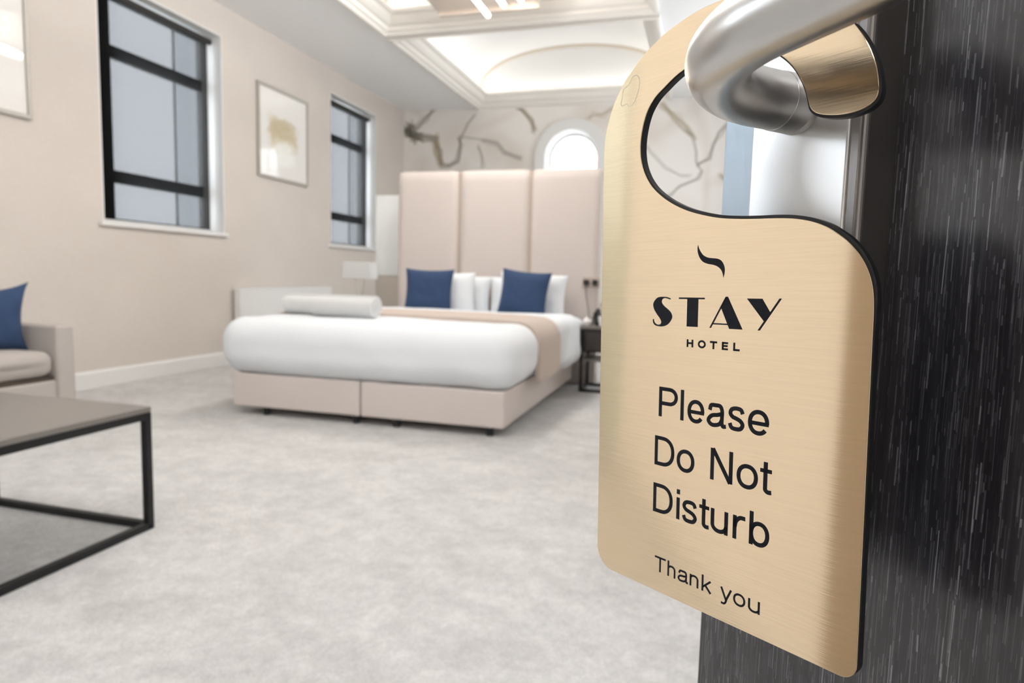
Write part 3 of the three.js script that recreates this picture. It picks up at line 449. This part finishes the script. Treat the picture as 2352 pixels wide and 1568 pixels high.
// ---------------------------------------------------------------- bed and bedding
{
  const bed = thing('bed', 'upholstered pink beige divan bed standing in front of the headboard', 'bed', [-1.97, 0, -4.6]);
  for (const [a, b] of [[-0.925, -0.004], [0.004, 0.925]]) {
    const p = part('base_section', rbox(a, b, 0.055, 0.272, -1.06, 1.045, 0.012, 3), M.divan, bed);
    for (const [x, z] of [[a + (a < -0.5 ? 0.22 : 0.22), 0.99], [b - (a < -0.5 ? 0.05 : 0.1), 0.99], [a + 0.1, -0.9], [b - 0.1, -0.9]]) part('foot', cyl(0.026, 0.022, 0.056, x, 0.028, z), M.blackPlastic, p);
  }
  part('mattress', puffy(2.02, 0.34, 0.60, 0.09, [40, 20, 20]).translate(0.02, 0.435, -0.76), M.linen, bed);

  const wr = (x, y, z) => 0.009 * wob(x, y, z, 3.5, 61) + 0.004 * wob(x, y, z, 11, 63);
  tag(part('duvet', puffy(2.035, 0.37, 1.16, 0.155, [60, 24, 40], (x, y, z) => wr(x, y, z) + 0.012 * Math.max(0, Math.min(1, y / 0.15)) * (1 - Math.abs(x))).translate(-1.985, 0.447, -4.085), M.linen, scene), 'thick white duvet covering the foot end of the bed', 'duvet');
  // folded-down top part by the pillows, flaring over the bed side
  tag(part('top_sheet', puffy(2.10, 0.385, 0.58, 0.10, [60, 24, 30], (x, y, z) => wr(x + 4, y, z) + Math.max(0, -y - 0.02) * 0.12 * Math.sin(z * 26)).translate(-1.945, 0.458, -4.925), M.linen, scene), 'white bedding folded down between the beige runner and the cushions', 'bedding');
  // runner: a band over the duvet and down both sides
  const s = new THREE.Shape(), W = 1.012, T = 0.648, B = 0.272, r = 0.16;
  const rim = (d) => { const o = []; o.push([-W + d, B]); for (let i = 0; i <= 12; i++) { const a = Math.PI - Math.PI / 2 * i / 12; o.push([-W + r + (r - d) * Math.cos(a), T - r + (r - d) * Math.sin(a)]); } for (let i = 1; i < 20; i++) { const x = -W + r + (2 * W - 2 * r) * i / 20; o.push([x, T - d + 0.014 * (1 - (x / W) ** 2)]); } for (let i = 0; i <= 12; i++) { const a = Math.PI / 2 - Math.PI / 2 * i / 12; o.push([W - r + (r - d) * Math.cos(a), T - r + (r - d) * Math.sin(a)]); } o.push([W - d, B]); return o; };
  [...rim(0), ...rim(0.03).reverse()].forEach((p, i) => (i ? s.lineTo(...p) : s.moveTo(...p))); s.closePath();
  tag(part('bed_runner', boxUV(extr(s, 0.62, { bevelEnabled: true, bevelSize: 0.004, bevelThickness: 0.006, bevelSegments: 2 }).translate(-1.965, 0, -4.66)), M.runner, scene), 'beige bed runner laid across the white duvet', 'bed runner');
}
function pillowGeo(w, h, t, ear, n = 30) {        // front and back bulge to a seam; ear pulls the corners out
  const pos = [], idx = [], uv = [];
  for (const s of [1, -1]) {
    const o = pos.length / 3;
    for (let j = 0; j <= n; j++) for (let i = 0; i <= n; i++) {
      const u = i / n * 2 - 1, v = j / n * 2 - 1, x = u * (1 - ear * (1 - v * v)), y = v * (1 - ear * (1 - u * u));
      const th = Math.pow(Math.max(0, 1 - Math.pow(Math.abs(u), 3.2)), 0.62) * Math.pow(Math.max(0, 1 - Math.pow(Math.abs(v), 3.2)), 0.62);
      pos.push(x * w / 2, y * h / 2, s * (t / 2 * th * (1 + 0.10 * wob(x * w, y * h, s, 9, 71)) + 0.002)); uv.push(x * w, y * h);
      if (i < n && j < n) { const a = o + j * (n + 1) + i, b = a + 1, c = a + n + 1, d = c + 1; s > 0 ? idx.push(a, b, c, b, d, c) : idx.push(a, c, b, b, c, d); }
    }
  }
  const g = new THREE.BufferGeometry(); g.setAttribute('position', new THREE.Float32BufferAttribute(pos, 3)); g.setAttribute('uv', new THREE.Float32BufferAttribute(uv, 2)); g.setIndex(idx);
  return smooth(g);
}
const pillow = (name, geo, mat, pos, rot, label, cat, group) => { const m = part(name, geo, mat, scene); m.position.set(...pos); m.rotation.set(...rot); return tag(m, label, cat, group); };
{
  const g = pillowGeo(0.60, 0.37, 0.15, 0.05), pg = 'white pillows against the headboard';
  pillow('pillow', g, M.linen, [-2.19, 0.775, -5.43], [-0.14, 0.03, 0.03], 'white pillow standing right behind the left navy cushion', 'pillow', pg);
  pillow('pillow', g, M.linen, [-2.10, 0.755, -5.60], [-0.10, 0, -0.02], 'rearmost white pillow left of the gap between the pillow pairs', 'pillow', pg);
  pillow('pillow', g, M.linen, [-1.372, 0.785, -5.43], [-0.14, -0.04, -0.04], 'white pillow standing right behind the right navy cushion', 'pillow', pg);
  pillow('pillow', g, M.linen, [-1.50, 0.755, -5.60], [-0.10, 0, 0.02], 'rearmost white pillow right of the gap between the pillow pairs', 'pillow', pg);
  const c = pillowGeo(0.44, 0.40, 0.14, 0.085), cg = 'navy cushions';
  pillow('cushion', c, M.navy, [-2.245, 0.79, -5.24], [-0.14, 0.06, 0.0], 'navy blue cushion on the bed in front of the left pillows', 'cushion', cg);
  pillow('cushion', c, M.navy, [-1.395, 0.795, -5.24], [-0.16, -0.12, -0.10], 'slightly tilted navy blue cushion in front of the right pillows', 'cushion', cg);
}
{
  // rolled towels: spiral rolls lying on the duvet
  const roll = (r, len) => {
    const pts = []; for (let i = 0; i <= 150; i++) { const a = i / 150 * Math.PI * 2 * 3.2, q = 0.012 + (r - 0.012) * i / 150; pts.push([q * Math.cos(a), q * Math.sin(a)]); }
    const th = r / 3.2 * 0.42, o = pts.map(([x, y]) => { const L = Math.hypot(x, y); return [x * (1 - th / L), y * (1 - th / L)]; });
    const s = new THREE.Shape(); [...pts, ...o.reverse()].forEach((p, i) => (i ? s.lineTo(...p) : s.moveTo(...p)));
    return boxUV(extr(s, len, { bevelEnabled: true, bevelSize: 0.006, bevelThickness: 0.008, bevelSegments: 2 }).translate(0, 0, -len / 2));
  };
  const g = roll(0.070, 0.47), gg = roll(0.068, 0.52), top = 0.640;
  const put = (geo, pos, ry, label) => { const m = part('rolled_towel', geo, M.towel, scene); m.position.set(...pos); m.rotation.set(0, ry, 0); tag(m, label, 'towel', 'rolled towels on the bed'); };
  put(g, [-2.235, top + 0.076, -3.83], Math.PI / 2 - 0.10, 'white rolled towel on the duvet, front one of the pair');
  put(gg, [-2.53, top + 0.070, -4.0], Math.PI / 2 - 0.03, 'white rolled towel on the duvet, behind the front roll');
}
{
  const h = thing('headboard', 'tall pink beige upholstered headboard of three upright panels behind the bed', 'headboard', [-1.82, 0, -5.76]);
  const xs = [-2.785, -2.158, -1.482, -0.835];
  for (let i = 1; i < 3; i++) part('seam_strip', rbox(xs[i] - 0.022 + 1.82, xs[i] + 0.022 + 1.82, 0.01, 1.875, -0.04, 0.022, 0.006), M.seam, h);
  for (let i = 0; i < 3; i++) part('panel', puffy(xs[i + 1] - xs[i] - 0.030, 1.885, 0.09, 0.022, [10, 20, 6]).translate((xs[i] + xs[i + 1]) / 2 + 1.82, 0.9425 + 0.004, 0), M.divan, h);
  part('back_board', box(-0.95, 0.97, 0.01, 1.87, -0.07, -0.045), M.tan, h);
}

// ---------------------------------------------------------------- furniture round the bed
function nightstand(pos, label) {
  const n = thing('nightstand', label, 'nightstand', pos, 0, 'black metal nightstands'), r = 0.024, w = 0.22, d = 0.17, H = 0.525;
  for (const x of [-w, w]) for (const z of [-d, d]) part('leg', bar([x, 0.0, z], [x, H, z], r), M.blackMetal, n);
  part('bottom_rail', [bar([-w, r / 2, -d], [w, r / 2, -d], r), bar([-w, r / 2, d], [w, r / 2, d], r), bar([-w, r / 2, -d], [-w, r / 2, d], r), bar([w, r / 2, -d], [w, r / 2, d], r)], M.blackMetal, n);
  part('top', rbox(-w - 0.015, w + 0.015, H, H + 0.022, -d - 0.015, d + 0.015, 0.004), M.tableTop, n);
  part('shelf', rbox(-w, w, 0.255, 0.275, -d, d, 0.003), M.tableTop, n);
  const b = part('drawer_box', rbox(-w + 0.012, w - 0.012, 0.33, H, -d, d - 0.01, 0.004), std({ color: rgb(0.03, 0.025, 0.024), roughness: 0.5 }), n);
  part('drawer_front', rbox(-w + 0.03, w - 0.03, 0.345, H - 0.02, d - 0.01, d + 0.002, 0.003), std({ color: rgb(0.045, 0.036, 0.034), roughness: 0.45 }), b);
  return n;
}
nightstand([-0.69, 0, -5.50], 'black metal nightstand right of the bed with a telephone on top');
nightstand([-3.31, 0, -5.82], 'black metal nightstand left of the bed with a table lamp on top');
{
  const l = thing('table_lamp', 'table lamp with white rectangular shade on the left nightstand', 'lamp', [-3.205, 0.547, -5.78]);
  const sh = new THREE.BufferGeometry(), b = [0.15, 0.085], t = [0.138, 0.076], y0 = 0.335, y1 = 0.497, P = [];
  const q = (a, y, i) => [[-1, 1], [1, 1], [1, -1], [-1, -1]].map(([x, z]) => [x * a[0], y, z * a[1]])[i % 4];
  for (let i = 0; i < 4; i++) { const A = q(b, y0, i), B = q(b, y0, i + 1), C = q(t, y1, i), D = q(t, y1, i + 1); P.push(...A, ...B, ...C, ...B, ...D, ...C); }
  sh.setAttribute('position', new THREE.Float32BufferAttribute(P, 3)); sh.computeVertexNormals(); sh.setAttribute('uv', new THREE.Float32BufferAttribute(new Float32Array(48), 2));
  part('lamp_shade', sh, M.shade, l);
  parts('stem', [tube([[0, 0.11, 0], [-0.035, 0.22, 0], [-0.05, 0.335, 0]], 0.004, 20, 8), tube([[0, 0.11, 0], [0.035, 0.22, 0], [0.05, 0.335, 0]], 0.004, 20, 8), cyl(0.052, 0.052, 0.006, 0, 0.335, 0)], M.chrome, l);
  part('glass_ball', new THREE.SphereGeometry(0.032, 28, 18).translate(0, 0.075, 0), M.crystal, l, 'small clear ball under the stem');
  part('base', lathe([[0, 0], [0.06, 0], [0.062, 0.006], [0.05, 0.014], [0.02, 0.02], [0.015, 0.045], [0, 0.045]]), M.chrome, l);
}
{
  const p = thing('telephone', 'black desk telephone on the right nightstand', 'telephone', [-0.765, 0.547, -5.545], 0.3);
  const s = new THREE.Shape(); s.moveTo(-0.09, 0).lineTo(0.09, 0).lineTo(0.09, 0.02).lineTo(-0.09, 0.06).closePath();
  part('body', extr(s, 0.16, { bevelEnabled: true, bevelSize: 0.005, bevelThickness: 0.005, bevelSegments: 2 }).translate(0, 0.005, -0.08).rotateY(-Math.PI / 2), M.blackPlastic, p);
  part('handset', [tube([[-0.05, 0.09, -0.09], [-0.05, 0.125, -0.02], [-0.05, 0.125, 0.02], [-0.05, 0.085, 0.09]], 0.016, 30, 12), new THREE.SphereGeometry(0.028, 20, 12).translate(-0.05, 0.085, -0.085), new THREE.SphereGeometry(0.028, 20, 12).translate(-0.05, 0.075, 0.085)], M.blackPlastic, p);
  part('keypad', rbox(0.0, 0.06, 0.04, 0.05, -0.03, 0.05, 0.003), M.blackMetal, p);
  const c = thing('cup', 'white cup beside the telephone on the right nightstand', 'cup', [-0.745, 0.547, -5.37]);
  part('bowl', lathe([[0, 0], [0.028, 0], [0.036, 0.01], [0.043, 0.085], [0.04, 0.085], [0.033, 0.012], [0, 0.008]]), M.china, c);
  part('handle', new THREE.TorusGeometry(0.024, 0.005, 10, 24).translate(0.06, 0.045, 0), M.china, c);
  tag(part('pot', lathe([[0, 0], [0.024, 0], [0.036, 0.02], [0.034, 0.045], [0.02, 0.06], [0.008, 0.064], [0.008, 0.072], [0, 0.074]]).translate(-0.885, 0.547, -5.385), M.china, scene), 'little pale round lidded pot at the corner of the right nightstand', 'pot');
  const k = thing('power_socket', 'double wall socket with two black plugs on the right headboard panel', 'socket', [-0.915, 0.905, -5.705]);
  part('plate', rbox(-0.075, 0.075, -0.045, 0.045, -0.012, 0.0, 0.004), M.tan, k);
  for (const x of [-0.037, 0.040]) part('plug', [rbox(x - 0.024, x + 0.024, -0.024, 0.024, 0.0, 0.035, 0.008, 3)], M.blackPlastic, k);
  tag(part('cable', tube([[-0.952, 0.885, -5.675], [-0.945, 0.80, -5.67], [-0.925, 0.70, -5.655], [-0.905, 0.60, -5.63], [-0.895, 0.553, -5.60], [-0.89, 0.551, -5.56]], 0.0035, 50, 8), M.blackPlastic, scene), 'thin dark cord hanging from the left plug to the right nightstand', 'cord');
}
{
  const r = thing('radiator', 'white flat panel radiator on the left wall behind the bed', 'radiator', [WX, 0, -6.36]);
  part('panel', rbox(0.085, 0.10, 0.17, 0.75, -0.84, 0.83, 0.006), M.white, r);
  part('back_panel', rbox(0.035, 0.05, 0.17, 0.75, -0.84, 0.83, 0.006), M.white, r);
  part('grille', [rbox(0.03, 0.105, 0.745, 0.762, -0.845, 0.835, 0.004)], M.white, r);
  part('side_cover', rbox(0.03, 0.102, 0.16, 0.755, 0.822, 0.84, 0.004), M.white, r); part('side_cover', rbox(0.03, 0.102, 0.16, 0.755, -0.85, -0.832, 0.004), M.white, r);
  parts('bracket', [box(0.003, 0.04, 0.3, 0.34, -0.6, -0.56), box(0.003, 0.04, 0.3, 0.34, 0.56, 0.6)], M.white, r);
}
{
  const p = thing('white_panel', 'tall narrow white panel standing behind the left end of the headboard', 'panel', [-3.06, 0, -6.12]);
  part('board', rbox(-0.145, 0.155, 0.92, 1.725, -0.02, 0.02, 0.006), std({ color: rgb(0.88, 0.90, 0.90), roughness: 0.5 }), p);
  part('foot_board', rbox(-0.145, 0.155, 0.0, 0.92, -0.018, 0.018, 0.006), std({ color: rgb(0.62, 0.56, 0.50), roughness: 0.6 }), p);
}

// ---------------------------------------------------------------- pictures
const art = canvasTex(512, 768, (x, w, h) => {
  x.fillStyle = 'rgb(236,233,228)'; x.fillRect(0, 0, w, h); seedN = 17;
  for (let i = 0; i < 160; i++) { const t = rnd(), X = w * (0.48 + (rnd() - 0.5) * 0.42), Y = h * (0.36 + t * 0.27), c = rnd() < 0.6 ? '205,194,162' : '190,176,140'; x.fillStyle = `rgba(${c},0.13)`; x.beginPath(); x.ellipse(X, Y, 20 + rnd() * 80, 16 + rnd() * 52, rnd() * 3, 0, 7); x.fill(); }
  x.lineWidth = 7; for (let i = 0; i < 9; i++) { x.strokeStyle = 'rgba(168,152,112,0.35)'; x.beginPath(); x.ellipse(w * 0.48, h * 0.46, 30 + i * 17, 18 + i * 12, -0.3, 3.3, 6.0); x.stroke(); }
  for (let i = 0; i < 60; i++) { x.fillStyle = 'rgba(248,247,245,0.16)'; x.beginPath(); x.ellipse(w * (0.5 + (rnd() - 0.5) * 0.3), h * (0.70 + (rnd() - 0.5) * 0.26), 24 + rnd() * 60, 20 + rnd() * 50, 0, 0, 7); x.fill(); }
});
function picture(z, y0, y1, w, label) {
  const p = thing('picture', label, 'picture', [WX, y0, z], Math.PI / 2, 'framed prints'), h = y1 - y0, f = 0.028, d = 0.032;
  part('frame', [rbox(-w / 2, w / 2, 0, f, 0, d, 0.003), rbox(-w / 2, w / 2, h - f, h, 0, d, 0.003), rbox(-w / 2, -w / 2 + f, f, h - f, 0, d, 0.003), rbox(w / 2 - f, w / 2, f, h - f, 0, d, 0.003)], M.pictureFrame, p);
  const g = new THREE.BoxGeometry(w - 2 * f, h - 2 * f, 0.01).translate(0, h / 2, 0.012);
  part('print', g, std({ map: art, roughness: 0.6, clearcoat: 1, clearcoatRoughness: 0.03 }), p);
  return p;
}
picture(-6.385, 1.925, 2.885, 0.90, 'pale framed print with beige brushwork hanging between the two dark windows');
picture(-3.075, 1.925, 2.885, 0.90, 'pale framed print cut off by the left edge above the sofa');

// ---------------------------------------------------------------- pendant lights in the coffers
function pendant(cz, label) {
  const p = thing('pendant_light', label, 'light', [-1.95, 3.2, cz], 0, 'pendant tube lights'), L = 0.72;
  const c = part('canopy', [rbox(-0.5, 0.45, 0.15, 0.20, -0.85, 0.85, 0.006), rbox(-0.5, 0.45, 0.125, 0.15, -0.85, -0.80, 0.003), rbox(-0.5, 0.45, 0.125, 0.15, 0.80, 0.85, 0.003)], M.champagne, p);
  parts('rod', [[-0.4, -0.7], [0.35, -0.7], [-0.4, 0.7], [0.35, 0.7]].map(([x, z]) => cyl(0.006, 0.006, 0.75, x, 0.57, z, 10)), M.champagne, p);
  [[0.10, -0.05], [0.24, 0.02], [0.39, 0.05]].forEach(([x, y], i) => {
    const t = part('tube', new THREE.CapsuleGeometry(0.02, 2 * L, 8, 20).rotateX(Math.PI / 2).translate(x, y, 0.28), M.glow, p);
    parts('hanger', [cyl(0.003, 0.003, 0.13 - y, x, y + (0.15 - y) / 2, 0.28 - 0.5, 8), cyl(0.003, 0.003, 0.13 - y, x, y + (0.15 - y) / 2, 0.28 + 0.4, 8)], M.champagne, p);
    // three narrow lights round the tube: down and up to either side
    for (const k of [0, 1, 2]) {
      const a = k * 2 * Math.PI / 3, l = new THREE.RectAreaLight(rgb(...WARM), TUBE, 0.035, 2 * L);
      l.name = 'tube_lamp'; l.position.set(x + 0.024 * Math.sin(a), y - 0.024 * Math.cos(a), 0.28); l.rotation.set(-Math.PI / 2, a, 0, 'ZYX');
      l.quaternion.setFromRotationMatrix(new THREE.Matrix4().makeBasis(V3(Math.cos(a), Math.sin(a), 0), V3(0, 0, -1), V3(-Math.sin(a), Math.cos(a), 0)));
      p.add(l);
    }
  });
  return p;
}
pendant(-5.08, 'pendant of three glowing tubes under a champagne plate in the middle vault');
pendant(-2.0, 'pendant of three glowing tubes under a champagne plate in the vault nearest the door');

// ---------------------------------------------------------------- sofa, its cushion, coffee table
{
  const s = thing('sofa', 'grey beige fabric sofa at the left edge behind the coffee table', 'sofa', [-4.0, 0, -2.05]);
  const X0 = -0.42, X1 = 0.40, Z0 = -0.995, Z1 = 0.95;
  part('arm', rbox(X0, X1, 0.06, 0.583, Z0, Z0 + 0.115, 0.018, 3), M.sofa, s); part('arm', rbox(X0, X1, 0.06, 0.583, Z1 - 0.115, Z1, 0.018, 3), M.sofa, s);
  part('seat_base', rbox(X0, X1 - 0.012, 0.06, 0.262, Z0 + 0.115, Z1 - 0.115, 0.012, 3), M.sofa, s);
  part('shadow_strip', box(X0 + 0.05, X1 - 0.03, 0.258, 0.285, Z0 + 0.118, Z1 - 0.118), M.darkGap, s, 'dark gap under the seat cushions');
  const cz = (Z0 + Z1) / 2, cw = (Z1 - Z0 - 0.23) / 2;
  for (const k of [-1, 1]) part('seat_cushion', puffy(0.66, 0.15, cw - 0.006, 0.06, [20, 10, 24], (x, y, z) => 0.02 * (1 - (z / cw * 2) ** 2) * (y > 0 ? 1 : 0)).translate(0.06, 0.358, cz + k * cw / 2), M.sofa, s);
  for (const k of [-1, 1]) part('back_cushion', puffy(0.2, 0.40, cw - 0.006, 0.07, [10, 18, 24]).rotateZ(0.12).translate(-0.24, 0.60, cz + k * cw / 2), M.sofa, s);
  part('back', rbox(X0, X0 + 0.14, 0.06, 0.72, Z0, Z1, 0.02, 3), M.sofa, s);
  for (const x of [X0 + 0.06, X1 - 0.06]) for (const z of [Z0 + 0.06, Z1 - 0.06]) part('leg', cyl(0.02, 0.015, 0.06, x, 0.03, z), M.blackMetal, s);
  pillow('cushion', pillowGeo(0.48, 0.44, 0.17, 0.24), M.navy, [-3.865, 0.612, -2.72], [0, Math.PI / 2 - 0.12, 0.0], 'navy blue cushion standing on the sofa against its arm', 'cushion', 'navy cushions');
}
{
  const t = thing('coffee_table', 'low coffee table with black tube frame and dark grey brown top', 'coffee table', [-2.23, 0, -1.44]), r = 0.026, x = 0.372, z = 0.392, H = 0.425;
  for (const a of [-x, x]) for (const b of [-z, z]) part('leg', bar([a, 0, b], [a, H, b], r), M.blackMetal, t);
  for (const y of [r / 2, H - r / 2]) { for (const b of [-z, z]) part('rail', bar([-x, y, b], [x, y, b], r), M.blackMetal, t); for (const a of [-x, x]) part('rail', bar([a, y, -z], [a, y, z], r), M.blackMetal, t); }
  part('top', rbox(-x - 0.013, x + 0.013, H, H + 0.02, -z - 0.013, z + 0.013, 0.003), M.tableTop, t);
}

scene.traverse((o) => { if (o.isMesh) { o.castShadow = true; o.receiveShadow = true; } });
renderer.render(scene, camera);
